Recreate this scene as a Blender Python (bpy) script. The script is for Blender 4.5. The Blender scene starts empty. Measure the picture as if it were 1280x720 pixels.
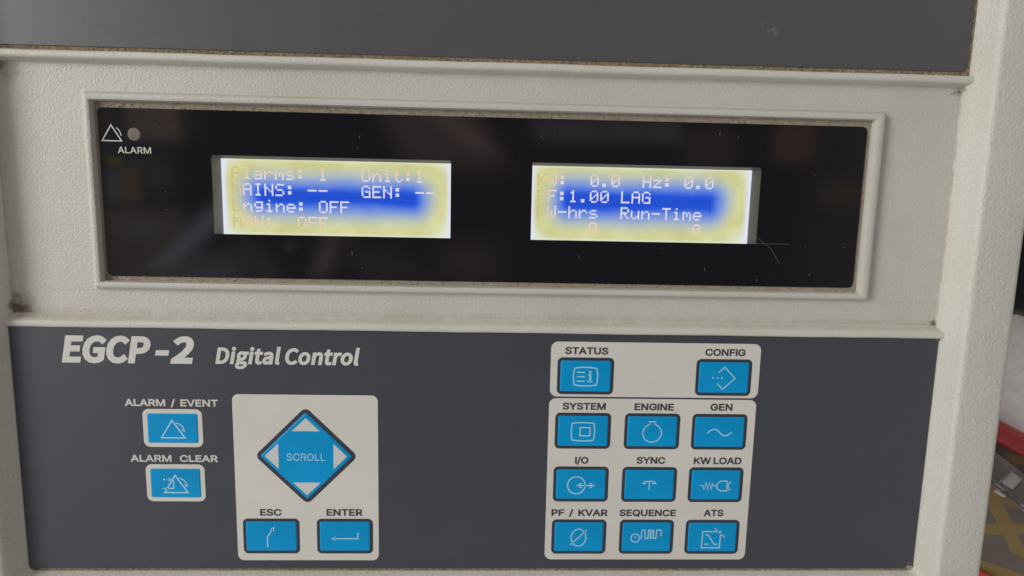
import bpy, bmesh, math, random
from mathutils import Vector, Matrix

random.seed(7)
S = bpy.context.scene
COL = S.collection
MM = 0.001
H = 75.0                      # height of the face plate above the table, mm


def lin(r, g, b):
    f = lambda c: (c / 255 / 12.92) if c / 255 <= 0.04045 else ((c / 255 + 0.055) / 1.055) ** 2.4
    return (f(r), f(g), f(b), 1.0)


# ------------------------------------------------------------------ camera
cam_d = bpy.data.cameras.new('camera')
cam = bpy.data.objects.new('camera', cam_d)
COL.objects.link(cam)
right = Vector((0.9991115780456947, 0.021577753121666786, 0.036200209740579636))
down = Vector((0.016019423397868396, -0.9889541958692707, 0.14735323731280006))
fwd = Vector((0.03897990109070806, -0.14664241897480737, -0.9884212504130887))
m = Matrix((right, -down, -fwd)).transposed().to_4x4()
m.translation = Vector((-0.4779, 39.3933, 181.0143 + H)) * MM
cam.matrix_world = m
cam_d.sensor_width = 36
cam_d.lens = 860 / 1280 * 36
cam_d.clip_start = 0.005
cam_d.clip_end = 50
cam_d.dof.use_dof = True
cam_d.dof.focus_distance = 0.180
cam_d.dof.aperture_fstop = 26
S.camera = cam

# ------------------------------------------------------------------ world: the dim room overhead
W = bpy.data.worlds.new('World')
S.world = W
W.use_nodes = True
nt = W.node_tree
nt.nodes.clear()


def N(tree, typ, **kw):
    n = tree.nodes.new(typ)
    for k, v in kw.items():
        if k == 'inp':
            for i, val in v.items():
                n.inputs[i].default_value = val
        else:
            setattr(n, k, v)
    return n


def mth(tree, op, a, b=None, clamp=False):
    n = tree.nodes.new('ShaderNodeMath')
    n.operation = op
    n.use_clamp = clamp
    for i, v in enumerate((a, b)):
        if v is None:
            continue
        if isinstance(v, (int, float)):
            n.inputs[i].default_value = v
        else:
            tree.links.new(v, n.inputs[i])
    return n.outputs[0]


def mixc(tree, fac, a, b, blend='MIX'):
    n = tree.nodes.new('ShaderNodeMix')
    n.data_type = 'RGBA'
    n.blend_type = blend
    for i, v in ((0, fac), (6, a), (7, b)):
        if isinstance(v, (int, float)):
            n.inputs[i].default_value = v
        elif isinstance(v, tuple):
            n.inputs[i].default_value = v
        else:
            tree.links.new(v, n.inputs[i])
    return n.outputs[2]


def smooth(tree, val, a, b, lo=0.0, hi=1.0):
    n = tree.nodes.new('ShaderNodeMapRange')
    n.interpolation_type = 'SMOOTHSTEP'
    tree.links.new(val, n.inputs[0])
    for i, v in enumerate((a, b, lo, hi)):
        n.inputs[i + 1].default_value = v
    return n.outputs[0]


WORLD_STRENGTH = 0.625
tc = N(nt, 'ShaderNodeTexCoord')
sp = N(nt, 'ShaderNodeSeparateXYZ')
nt.links.new(tc.outputs['Generated'], sp.inputs[0])
X, Y, Z = sp.outputs
zc = mth(nt, 'MAXIMUM', Z, 0.02)
tx = mth(nt, 'DIVIDE', X, zc)
ty = mth(nt, 'DIVIDE', Y, zc)
# pale walls low down (brightest towards the window side, -X, and the far side, +Y), dim ceiling straight above
side = smooth(nt, X, 0.6, -1.0)
far = smooth(nt, Y, -0.5, 0.75)
wall = mixc(nt, side, (0.58, 0.57, 0.55, 1), (0.98, 1.0, 1.02, 1))
wall = mixc(nt, mth(nt, 'MULTIPLY', far, 0.6), wall, (0.82, 0.80, 0.75, 1))
up = smooth(nt, Z, 0.80, 0.93)
ceil_near = (0.13, 0.115, 0.13, 1)
col = mixc(nt, up, wall, ceil_near)


def room_box(col, cx, cy, wx, wy, soft, c, slant=0.0):
    """something of the room standing above the device (seen only in its glossy window)"""
    px = mth(nt, 'SUBTRACT', tx, cx)
    py = mth(nt, 'SUBTRACT', ty, cy)
    if slant:
        px = mth(nt, 'ADD', px, mth(nt, 'MULTIPLY', py, slant))
    ax = smooth(nt, mth(nt, 'ABSOLUTE', px), wx + soft, wx - soft)
    ay = smooth(nt, mth(nt, 'ABSOLUTE', py), wy + soft, wy - soft)
    f = mth(nt, 'MULTIPLY', mth(nt, 'MULTIPLY', ax, ay), up)
    return mixc(nt, f, col, c)


def tp(px, py):               # photo pixel in the window -> mirrored direction (x/z, y/z)
    x = (px - 600) / 4.72
    y = 36 - (py - 243) / 4.75
    return x / 182.0, (y - 39.4) / 182.0


def room_px(col, x0, x1, y0, y1, soft, c, slant=0.0):
    soft = soft * 1.6 + 0.003
    a = tp(x0, y1)
    b = tp(x1, y0)
    return room_box(col, (a[0] + b[0]) / 2, (a[1] + b[1]) / 2, abs(b[0] - a[0]) / 2, abs(b[1] - a[1]) / 2, soft, c, slant)


BR = (1.15, 0.86, 0.66, 1)
col = room_px(col, 168, 234, 110, 182, 0.006, BR)
col = room_px(col, 234, 252, 110, 175, 0.006, (0.30, 0.26, 0.25, 1))
col = room_px(col, 143, 161, 203, 212, 0.003, (1.5, 1.25, 0.25, 1))
col = room_px(col, 163, 205, 203, 212, 0.004, (0.50, 0.48, 0.45, 1))
col = room_px(col, 154, 182, 214, 256, 0.004, (1.05, 0.66, 0.45, 1))
col = room_px(col, 141, 153, 218, 258, 0.004, (0.85, 0.90, 1.05, 1))
col = room_px(col, 190, 218, 200, 245, 0.012, (0.48, 0.50, 0.46, 1))
col = room_px(col, 120, 232, 264, 362, 0.008, (0.72, 0.58, 0.47, 1))
col = room_px(col, 150, 200, 275, 300, 0.01, (0.80, 0.76, 0.72, 1))
col = room_px(col, 224, 256, 255, 340, 0.014, (1.25, 1.25, 1.5, 1), -1.0)
col = room_px(col, 215, 300, 322, 362, 0.016, (0.75, 0.74, 0.86, 1), -0.6)
col = room_px(col, 300, 340, 305, 362, 0.016, (0.50, 0.43, 0.41, 1), 0.5)
col = room_px(col, 352, 362, 303, 312, 0.004, (0.75, 0.76, 0.9, 1))
col = room_px(col, 478, 600, 110, 205, 0.014, (0.72, 0.50, 0.46, 1), 0.5)
col = room_px(col, 548, 582, 135, 185, 0.010, (1.2, 0.84, 0.74, 1), 1.2)
col = room_px(col, 392, 416, 285, 345, 0.010, (1.05, 0.76, 0.70, 1), -0.4)
col = room_px(col, 430, 520, 300, 362, 0.02, (0.34, 0.29, 0.31, 1), 0.8)
col = room_px(col, 545, 612, 296, 350, 0.015, (0.45, 0.35, 0.37, 1))
col = room_px(col, 655, 840, 142, 172, 0.006, (0.55, 0.52, 0.55, 1), 0.2)
col = room_px(col, 845, 905, 150, 200, 0.010, (0.46, 0.30, 0.31, 1))
col = room_px(col, 955, 1008, 140, 190, 0.008, (0.72, 0.46, 0.33, 1))
col = room_px(col, 1020, 1078, 212, 245, 0.010, (0.66, 0.50, 0.32, 1))
col = room_px(col, 1010, 1080, 255, 330, 0.02, (0.28, 0.24, 0.22, 1))
# bright patch added beside the lamp's direction, for sheen on the membranes
col = mixc(nt, mth(nt, 'MULTIPLY', mth(nt, 'MULTIPLY', smooth(nt, tx, -0.54, -0.88), smooth(nt, mth(nt, 'ABSOLUTE', ty), 0.62, 0.25)), smooth(nt, tx, -2.2, -1.6)), col, (2.7, 2.8, 3.05, 1))
bg = N(nt, 'ShaderNodeBackground')
bg.inputs[1].default_value = WORLD_STRENGTH
nt.links.new(col, bg.inputs[0])
wo = N(nt, 'ShaderNodeOutputWorld')
nt.links.new(bg.outputs[0], wo.inputs[0])

# ------------------------------------------------------------------ the window light, left of the device
la = bpy.data.lights.new('window_light', 'AREA')
la.shape = 'RECTANGLE'
la.size = 0.42
la.size_y = 0.55
la.energy = 14.5
la.color = (1.0, 0.975, 0.93)
lo = bpy.data.objects.new('window_light', la)
COL.objects.link(lo)
ld = Vector((-1.0, 0.30, 0.70)).normalized()
lo.location = ld * 1.6 + Vector((0, 0.02, H * MM))
lo.rotation_euler = ld.to_track_quat('Z', 'Y').to_euler()

S.view_settings.view_transform = 'Standard'
S.view_settings.look = 'None'
S.view_settings.exposure = 0.0
S.view_settings.gamma = 1.0
S.view_settings.use_curve_mapping = False
S.render.engine = 'CYCLES'
S.cycles.use_denoising = True
S.cycles.max_bounces = 8
S.cycles.sample_clamp_indirect = 4.0


# ------------------------------------------------------------------ materials
def mat(name):
    mt = bpy.data.materials.new(name)
    mt.use_nodes = True
    t = mt.node_tree
    return mt, t, t.nodes['Principled BSDF']


def mmco(t):
    """object coordinates in millimetres"""
    c = N(t, 'ShaderNodeTexCoord')
    v = N(t, 'ShaderNodeVectorMath', operation='SCALE')
    v.inputs['Scale'].default_value = 1000.0
    t.links.new(c.outputs['Object'], v.inputs[0])
    return v.outputs[0]


def noise(t, co, scale, detail=3, rough=0.55, dist=0.0):
    n = N(t, 'ShaderNodeTexNoise')
    n.inputs['Scale'].default_value = scale
    n.inputs['Detail'].default_value = detail
    n.inputs['Roughness'].default_value = rough
    n.inputs['Distortion'].default_value = dist
    t.links.new(co, n.inputs['Vector'])
    return n.outputs['Fac']


def bump(t, p, h, strength, dist):
    b = N(t, 'ShaderNodeBump')
    b.inputs['Strength'].default_value = strength
    b.inputs['Distance'].default_value = dist
    t.links.new(h, b.inputs['Height'])
    t.links.new(b.outputs[0], p.inputs['Normal'])


def paint(name, base, stain, peel=1.5, pstr=0.5, rough=0.42, dirt=(), strips=()):
    mt, t, p = mat(name)
    co = mmco(t)
    n1 = noise(t, co, 0.03, 4)
    n2 = noise(t, co, 0.35, 5, 0.65)
    f = mth(t, 'MULTIPLY', smooth(t, n1, 0.42, 0.72), 0.55)
    f = mth(t, 'ADD', f, mth(t, 'MULTIPLY', smooth(t, n2, 0.55, 0.8), 0.35), True)
    c = mixc(t, f, base, stain)
    # specks of grime in the texture
    n3 = noise(t, co, 1.9, 2, 0.5)
    sp_ = mth(t, 'MULTIPLY', smooth(t, n3, 0.735, 0.775), 0.6)
    c = mixc(t, sp_, c, (0.16, 0.13, 0.10, 1))
    # grime settled in corners (dirt) and along ledges (strips)
    nd = noise(t, co, 0.8, 5, 0.75)
    for (x_, y_, z_, r_, amt) in dirt:
        d = N(t, 'ShaderNodeVectorMath', operation='DISTANCE')
        t.links.new(co, d.inputs[0])
        d.inputs[1].default_value = (x_, y_, z_)
        k = mth(t, 'ADD', smooth(t, d.outputs['Value'], r_, 0.0, 0.0, 0.75), mth(t, 'MULTIPLY', mth(t, 'SUBTRACT', nd, 0.5), 1.1))
        k = mth(t, 'MULTIPLY', smooth(t, k, 0.25, 0.6), smooth(t, d.outputs['Value'], r_ * 1.25, r_ * 0.7))
        c = mixc(t, mth(t, 'MULTIPLY', k, amt), c, (0.115, 0.078, 0.045, 1))
    if strips:
        sx_ = N(t, 'ShaderNodeSeparateXYZ')
        t.links.new(co, sx_.inputs[0])
        for (ax, pos, wd, amt) in strips:
            k = smooth(t, mth(t, 'ABSOLUTE', mth(t, 'SUBTRACT', sx_.outputs[ax], pos)), wd, wd * 0.15)
            k = mth(t, 'MULTIPLY', k, smooth(t, noise(t, co, 0.28, 5, 0.7), 0.30, 0.62))
            c = mixc(t, mth(t, 'MULTIPLY', k, amt), c, (0.25, 0.19, 0.11, 1))
    t.links.new(c, p.inputs['Base Color'])
    p.inputs['Roughness'].default_value = rough
    h = mth(t, 'ADD', noise(t, co, peel, 2, 0.5, 0.6), mth(t, 'MULTIPLY', noise(t, co, 6.0, 2), 0.25))
    bump(t, p, h, pstr, 0.00045)
    return mt


M_case = paint('case_paint', (0.545, 0.532, 0.472, 1), (0.49, 0.468, 0.395, 1), 1.2, 0.62, dirt=((-124.6, 5.5, 73.2, 3.0, 0.7), (124.8, 67, 73.5, 1.6, 0.5)),
               strips=((2, H - 1.75, 0.45, 0.55),))
M_bezel = paint('bezel_paint', (0.54, 0.518, 0.46, 1), (0.48, 0.448, 0.38, 1), 1.7, 0.42,
                dirt=((-123.4, 4.6, 73, 3.2, 0.7), (-121.0, 4.2, 73, 3.4, 0.5), (-123.6, 7.6, 73, 3.0, 0.4), (-121.5, 5.2, 73, 7.5, 0.3),
                      (123.6, 66.4, 73, 2.2, 0.4), (-123.4, 66.8, 73, 3.0, 0.5), (-121, 66, 73, 7.0, 0.3), (124.2, 4.4, 73, 1.8, 0.6)),
                strips=((1, 3.8, 1.9, 0.22), (1, 67.2, 1.2, 0.15), (1, 9.9, 0.5, 0.12)))
M_bar = paint('crossbar_paint', (0.585, 0.565, 0.50, 1), (0.525, 0.495, 0.415, 1), 2.0, 0.40, strips=((1, 3.1, 0.9, 0.2),))


def film(name, base, rough=0.42, spec=0.5, var=0.12, bstr=0.12, scuffs=()):
    mt, t, p = mat(name)
    co = mmco(t)
    n1 = noise(t, co, 0.045, 4)
    lo_ = tuple(c * (1 - var) for c in base[:3]) + (1,)
    hi_ = tuple(min(1, c * (1 + var)) for c in base[:3]) + (1,)
    c = mixc(t, smooth(t, n1, 0.3, 0.7), lo_, hi_)
    dust = mth(t, 'MULTIPLY', smooth(t, noise(t, co, 2.3, 2, 0.4), 0.745, 0.80), 0.42)
    c = mixc(t, dust, c, (0.35, 0.33, 0.30, 1))
    for (sx, sy, sz, r, amt) in scuffs:
        d = N(t, 'ShaderNodeVectorMath', operation='DISTANCE')
        t.links.new(co, d.inputs[0])
        d.inputs[1].default_value = (sx, sy, sz)
        k = mth(t, 'MULTIPLY', smooth(t, d.outputs['Value'], r, r * 0.2), smooth(t, noise(t, co, 1.3, 4, 0.7), 0.5, 0.68))
        c = mixc(t, mth(t, 'MULTIPLY', k, amt), c, (0.40, 0.39, 0.38, 1))
    t.links.new(c, p.inputs['Base Color'])
    r_ = smooth(t, noise(t, co, 0.12, 4), 0.3, 0.75, rough - 0.02, rough + 0.04)
    t.links.new(r_, p.inputs['Roughness'])
    p.inputs['Specular IOR Level'].default_value = spec
    bump(t, p, noise(t, co, 5.0, 2), bstr, 0.00006)
    return mt


M_dark = film('grey_membrane', (0.0515, 0.0535, 0.066, 1), 0.34, 0.55, 0.03, scuffs=((-10, -63, H, 6, 0.05),))
M_dark_up = film('grey_upper_membrane', (0.082, 0.078, 0.083, 1), 0.36, 0.5, 0.03,
                 scuffs=((71.5, 79.5, H, 2.4, 0.35), (69, 81, H, 1.6, 0.2), (-3, 93, H, 1, 0.5)))
M_light = film('light_print', (0.62, 0.595, 0.535, 1), 0.45, 0.4, 0.04, 0.08,
               scuffs=((44, -7.2, H, 7, 0.0),))
M_letter = film('letter_print', (0.62, 0.60, 0.545, 1), 0.5, 0.35, 0.04, 0.06)
M_ink = film('dark_ink', (0.050, 0.048, 0.052, 1), 0.45, 0.4, 0.05, 0.06)
M_bord = film('key_border_ink', (0.030, 0.036, 0.050, 1), 0.42, 0.5, 0.05, 0.08)
M_blue = film('blue_key', (0.0, 0.285, 0.60, 1), 0.40, 0.22, 0.08, 0.10)
M_icon = film('icon_print', (0.38, 0.64, 0.78, 1), 0.45, 0.35, 0.03, 0.05)
M_white = film('arrow_print', (0.58, 0.59, 0.57, 1), 0.45, 0.35, 0.03, 0.05)


def glossy_black():
    mt, t, p = mat('black_window')
    co = mmco(t)
    p.inputs['Base Color'].default_value = (0.0085, 0.0075, 0.0088, 1)
    p.inputs['Roughness'].default_value = 0.04
    p.inputs['IOR'].default_value = 1.49
    r_ = smooth(t, noise(t, co, 0.08, 5, 0.6), 0.35, 0.8, 0.012, 0.07)
    t.links.new(r_, p.inputs['Roughness'])
    return mt


M_win = glossy_black()


def grime_mat(name, a, b, rough=0.9):
    mt, t, p = mat(name)
    co = mmco(t)
    c = mixc(t, smooth(t, noise(t, co, 0.9, 5, 0.7), 0.35, 0.68), a, b)
    c = mixc(t, smooth(t, noise(t, co, 2.6, 3, 0.6), 0.60, 0.72), c, (0.52, 0.47, 0.38, 1))
    t.links.new(c, p.inputs['Base Color'])
    p.inputs['Roughness'].default_value = rough
    p.inputs['Specular IOR Level'].default_value = 0.2
    bump(t, p, noise(t, co, 2.4, 4, 0.7), 0.8, 0.0003)
    return mt


M_grime = grime_mat('grime', (0.17, 0.125, 0.08, 1), (0.33, 0.265, 0.18, 1))
M_pocket = grime_mat('gritty_ledge', (0.29, 0.24, 0.18, 1), (0.40, 0.35, 0.275, 1))
M_chalk = grime_mat('pale_grit', (0.40, 0.34, 0.25, 1), (0.58, 0.53, 0.43, 1))
M_speck = grime_mat('pale_dust', (0.34, 0.32, 0.29, 1), (0.46, 0.43, 0.38, 1))


def simple(name, c, rough=0.5, spec=0.5, **kw):
    mt, t, p = mat(name)
    co = mmco(t)
    lo_ = tuple(x * 0.86 for x in c[:3]) + (1,)
    cc = mixc(t, smooth(t, noise(t, co, 0.25, 4), 0.3, 0.7), lo_, c)
    t.links.new(cc, p.inputs['Base Color'])
    p.inputs['Roughness'].default_value = rough
    p.inputs['Specular IOR Level'].default_value = spec
    for k, v in kw.items():
        p.inputs[k.replace('_', ' ')].default_value = v
    return mt


M_frame = simple('screen_frame_metal', (0.20, 0.185, 0.17, 1), 0.55)
M_lamp = simple('lamp_lens', (0.21, 0.172, 0.142, 1), 0.65, 0.2)
M_hair = simple('hair', (0.27, 0.26, 0.25, 1), 0.6)


def lcd_nodes(t, cx, cy, blen, bhalf, seed):
    """signed distance (mm) from the dark blue core of the screen, in object millimetres"""
    co = mmco(t)
    s = N(t, 'ShaderNodeSeparateXYZ')
    t.links.new(co, s.inputs[0])
    dx = mth(t, 'SUBTRACT', s.outputs[0], cx)
    dy = mth(t, 'SUBTRACT', s.outputs[1], cy)
    qx = mth(t, 'MAXIMUM', mth(t, 'SUBTRACT', mth(t, 'ABSOLUTE', dx), blen), 0.0)
    qy = mth(t, 'MAXIMUM', mth(t, 'SUBTRACT', mth(t, 'ABSOLUTE', dy), bhalf), 0.0)
    d = mth(t, 'SQRT', mth(t, 'ADD', mth(t, 'MULTIPLY', qx, qx), mth(t, 'MULTIPLY', qy, qy)))
    nz = N(t, 'ShaderNodeTexNoise')
    nz.inputs['Scale'].default_value = 0.10
    nz.inputs['Detail'].default_value = 3
    off = N(t, 'ShaderNodeVectorMath', operation='ADD')
    off.inputs[1].default_value = (seed * 31.7, 0, 0)
    t.links.new(co, off.inputs[0])
    t.links.new(off.outputs[0], nz.inputs['Vector'])
    d = mth(t, 'ADD', d, mth(t, 'MULTIPLY', mth(t, 'SUBTRACT', nz.outputs['Fac'], 0.5), 2.2))
    return co, dx, dy, d


def lcd_mat(name, cx, cy, blen, bhalf, seed, hx, hy):
    mt, t, p = mat(name)
    co, dx, dy, d = lcd_nodes(t, cx, cy, blen, bhalf, seed)
    # distance to the rim of the glass
    ex = mth(t, 'SUBTRACT', hx[1], mth(t, 'ABSOLUTE', mth(t, 'SUBTRACT', dx, hx[0] - cx)))
    ey = mth(t, 'SUBTRACT', hy[1], mth(t, 'ABSOLUTE', mth(t, 'SUBTRACT', dy, hy[0] - cy)))
    blue = mixc(t, smooth(t, d, 0.0, 3.0), (0.008, 0.075, 0.66, 1), (0.016, 0.135, 0.85, 1))
    yel = mixc(t, smooth(t, noise(t, co, 0.12, 2), 0.25, 0.8), (0.61, 0.615, 0.25, 1), (0.74, 0.74, 0.40, 1))
    c = mixc(t, smooth(t, d, 0.6, 5.9), blue, (0.38, 0.48, 0.60, 1))
    c = mixc(t, smooth(t, d, 3.6, 8.6), c, yel)
    c = mixc(t, smooth(t, d, 9.0, 15.0), c, (0.80, 0.88, 0.82, 1))
    c = mixc(t, smooth(t, ex, 2.0, 0.1), c, (0.78, 0.82, 0.98, 1))
    c = mixc(t, mth(t, 'MULTIPLY', smooth(t, ey, 1.1, 0.1), 0.55), c, (0.86, 0.88, 0.80, 1))
    # faint column lines of the glass
    s = N(t, 'ShaderNodeSeparateXYZ')
    t.links.new(co, s.inputs[0])
    w = mth(t, 'SINE', mth(t, 'MULTIPLY', s.outputs[0], 2 * math.pi / 0.96))
    c = mixc(t, mth(t, 'MULTIPLY', mth(t, 'ADD', w, 1.0), 0.003), c, (0.9, 0.92, 1.0, 1))
    t.links.new(c, p.inputs['Emission Color'])
    p.inputs['Emission Strength'].default_value = 1.0
    p.inputs['Base Color'].default_value = (0.02, 0.02, 0.02, 1)
    p.inputs['Roughness'].default_value = 0.3
    p.inputs['Specular IOR Level'].default_value = 0.2
    return mt


def lcd_text_mat(name, cx, cy, blen, bhalf, seed, xl):
    mt, t, p = mat(name)
    co, dx, dy, d = lcd_nodes(t, cx, cy, blen, bhalf, seed)
    c = mixc(t, smooth(t, d, 3.4, 6.5), (0.80, 0.79, 0.92, 1), (0.87, 0.64, 0.45, 1))
    c = mixc(t, smooth(t, d, 7.0, 11.0), c, (0.74, 0.52, 0.28, 1))
    s = N(t, 'ShaderNodeSeparateXYZ')
    t.links.new(co, s.inputs[0])
    c = mixc(t, mth(t, 'MULTIPLY', smooth(t, s.outputs[0], xl + 3.2, xl - 0.8), 0.92), c, (0.60, 0.52, 0.20, 1))
    t.links.new(c, p.inputs['Emission Color'])
    p.inputs['Emission Strength'].default_value = 1.0
    p.inputs['Base Color'].default_value = (0.02, 0.02, 0.02, 1)
    p.inputs['Specular IOR Level'].default_value = 0.1
    return mt


# ------------------------------------------------------------------ mesh helpers (millimetres in, metres out)
def link(name, verts, faces, material, parent=None, loc=None, smooth_angle=None, label=None, mats=None, midx=None):
    me = bpy.data.meshes.new(name)
    me.from_pydata([(v[0] * MM, v[1] * MM, v[2] * MM) for v in verts], [], faces)
    me.validate()
    for mt in (mats or [material]):
        me.materials.append(mt)
    if midx:
        for pl, i in zip(me.polygons, midx):
            pl.material_index = i
    bm = bmesh.new()
    bm.from_mesh(me)
    bmesh.ops.recalc_face_normals(bm, faces=bm.faces)
    bm.to_mesh(me)
    bm.free()
    if smooth_angle is not None:
        me.shade_smooth()
        me.set_sharp_from_angle(angle=math.radians(smooth_angle))
    o = bpy.data.objects.new(name, me)
    COL.objects.link(o)
    if parent is not None:
        o.parent = parent
    if loc:
        o.location = (loc[0] * MM, loc[1] * MM, loc[2] * MM)
    if label:
        o['label'] = label
    return o


def flat_up(o):
    """printed sheets must face the viewer"""
    me = o.data
    bm = bmesh.new()
    bm.from_mesh(me)
    fl = [f for f in bm.faces if f.normal.z < 0]
    bmesh.ops.reverse_faces(bm, faces=fl)
    bm.to_mesh(me)
    bm.free()
    return o


def rrect(x0, x1, y0, y1, r, n=6):
    pts = []
    for (cx, cy, a0) in ((x1 - r, y1 - r, 0), (x0 + r, y1 - r, 90), (x0 + r, y0 + r, 180), (x1 - r, y0 + r, 270)):
        for i in range(n + 1):
            a = math.radians(a0 + 90 * i / n)
            pts.append((cx + r * math.cos(a), cy + r * math.sin(a)))
    return pts


def diamond(h, r, n=6):
    """rounded square standing on its corner: h = half diagonal of the sharp square, r = corner radius"""
    s = h / math.sqrt(2)
    c, k = math.cos(math.pi / 4), math.sin(math.pi / 4)
    return [(x * c - y * k, x * k + y * c) for x, y in rrect(-s, s, -s, s, r, n)]


def loft(rings, cap_first=True, cap_last=True):
    """rings: list of lists of 3D points, all the same length"""
    v, f = [], []
    n = len(rings[0])
    for r in rings:
        v += r
    for k in range(len(rings) - 1):
        a, b = k * n, (k + 1) * n
        for i in range(n):
            j = (i + 1) % n
            f.append((a + i, a + j, b + j, b + i))
    if cap_first:
        f.append(tuple(range(n)))
    if cap_last:
        f.append(tuple(range((len(rings) - 1) * n, len(rings) * n)))
    return v, f


def at_z(pts, z):
    return [(x, y, z) for x, y in pts]


def slab(name, pts, z0, z1, material, parent, edge=0.0, loc=None, label=None, shrink=None):
    rings = [at_z(pts, z0)]
    if edge and shrink:
        rings += [at_z(pts, z1 - edge), at_z(shrink, z1)]
    else:
        rings += [at_z(pts, z1)]
    v, f = loft(rings)
    return link(name, v, f, material, parent, loc, label=label, smooth_angle=40)


def ring_band(outer, inner, z, zi=None):
    n = len(outer)
    v = at_z(outer, z) + at_z(inner, z if zi is None else zi)
    f = [(i, (i + 1) % n, n + (i + 1) % n, n + i) for i in range(n)]
    return v, f


class Ink:
    """collects flat printed strokes and fills in one mesh"""

    def __init__(self):
        self.v, self.f = [], []
        self.gain = 1.0

    def poly(self, pts, z=0.0):
        b = len(self.v)
        self.v += [(x, y, z) for x, y in pts]
        self.f.append(tuple(range(b, b + len(pts))))

    def stroke(self, pts, w, closed=False):
        """ribbon with mitred joints"""
        n = len(pts)
        w = w * self.gain
        P = [Vector(p) for p in pts]
        L, R = [], []
        for i in range(n):
            pv = P[i - 1] if (closed or i > 0) else None
            nx = P[(i + 1) % n] if (closed or i < n - 1) else None
            d1 = (P[i] - pv).normalized() if pv is not None else None
            d2 = (nx - P[i]).normalized() if nx is not None else None
            if d1 is None:
                d1 = d2
            if d2 is None:
                d2 = d1
            n1 = Vector((-d1.y, d1.x))
            n2 = Vector((-d2.y, d2.x))
            mi = n1 + n2
            if mi.length < 1e-4:
                mi = n1.copy()
            mi.normalize()
            k = min(1 / max(mi.dot(n1), 0.3), 2.2)
            L.append(P[i] + mi * (w / 2 * k))
            R.append(P[i] - mi * (w / 2 * k))
        b = len(self.v)
        for a, c in zip(L, R):
            self.v.append((a.x, a.y, 0.0))
            self.v.append((c.x, c.y, 0.0))
        for i in range(n if closed else n - 1):
            j = (i + 1) % n
            self.f.append((b + 2 * i, b + 2 * i + 1, b + 2 * j + 1, b + 2 * j))

    def arc(self, cx, cy, rx, ry, a0, a1, w, n=28):
        full = abs(a1 - a0) >= 360
        pts = []
        for i in range(n if full else n + 1):
            a = math.radians(a0 + (a1 - a0) * i / n)
            pts.append((cx + rx * math.cos(a), cy + ry * math.sin(a)))
        self.stroke(pts, w, full)

    def dot(self, cx, cy, r, n=14):
        self.poly([(cx + r * math.cos(2 * math.pi * i / n), cy + r * math.sin(2 * math.pi * i / n)) for i in range(n)])

    def head(self, x, y, ang, ln, wd):
        """filled arrow head with its tip at x, y"""
        a = math.radians(ang)
        d = Vector((math.cos(a), math.sin(a)))
        q = Vector((-d.y, d.x))
        t = Vector((x, y))
        b = t - d * ln
        self.poly([tuple(t), tuple(b + q * wd / 2), tuple(b - q * wd / 2)])

    def build(self, name, material, parent, loc=(0, 0, 0), label=None):
        return flat_up(link(name, self.v, self.f, material, parent, loc, label=label))


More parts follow.
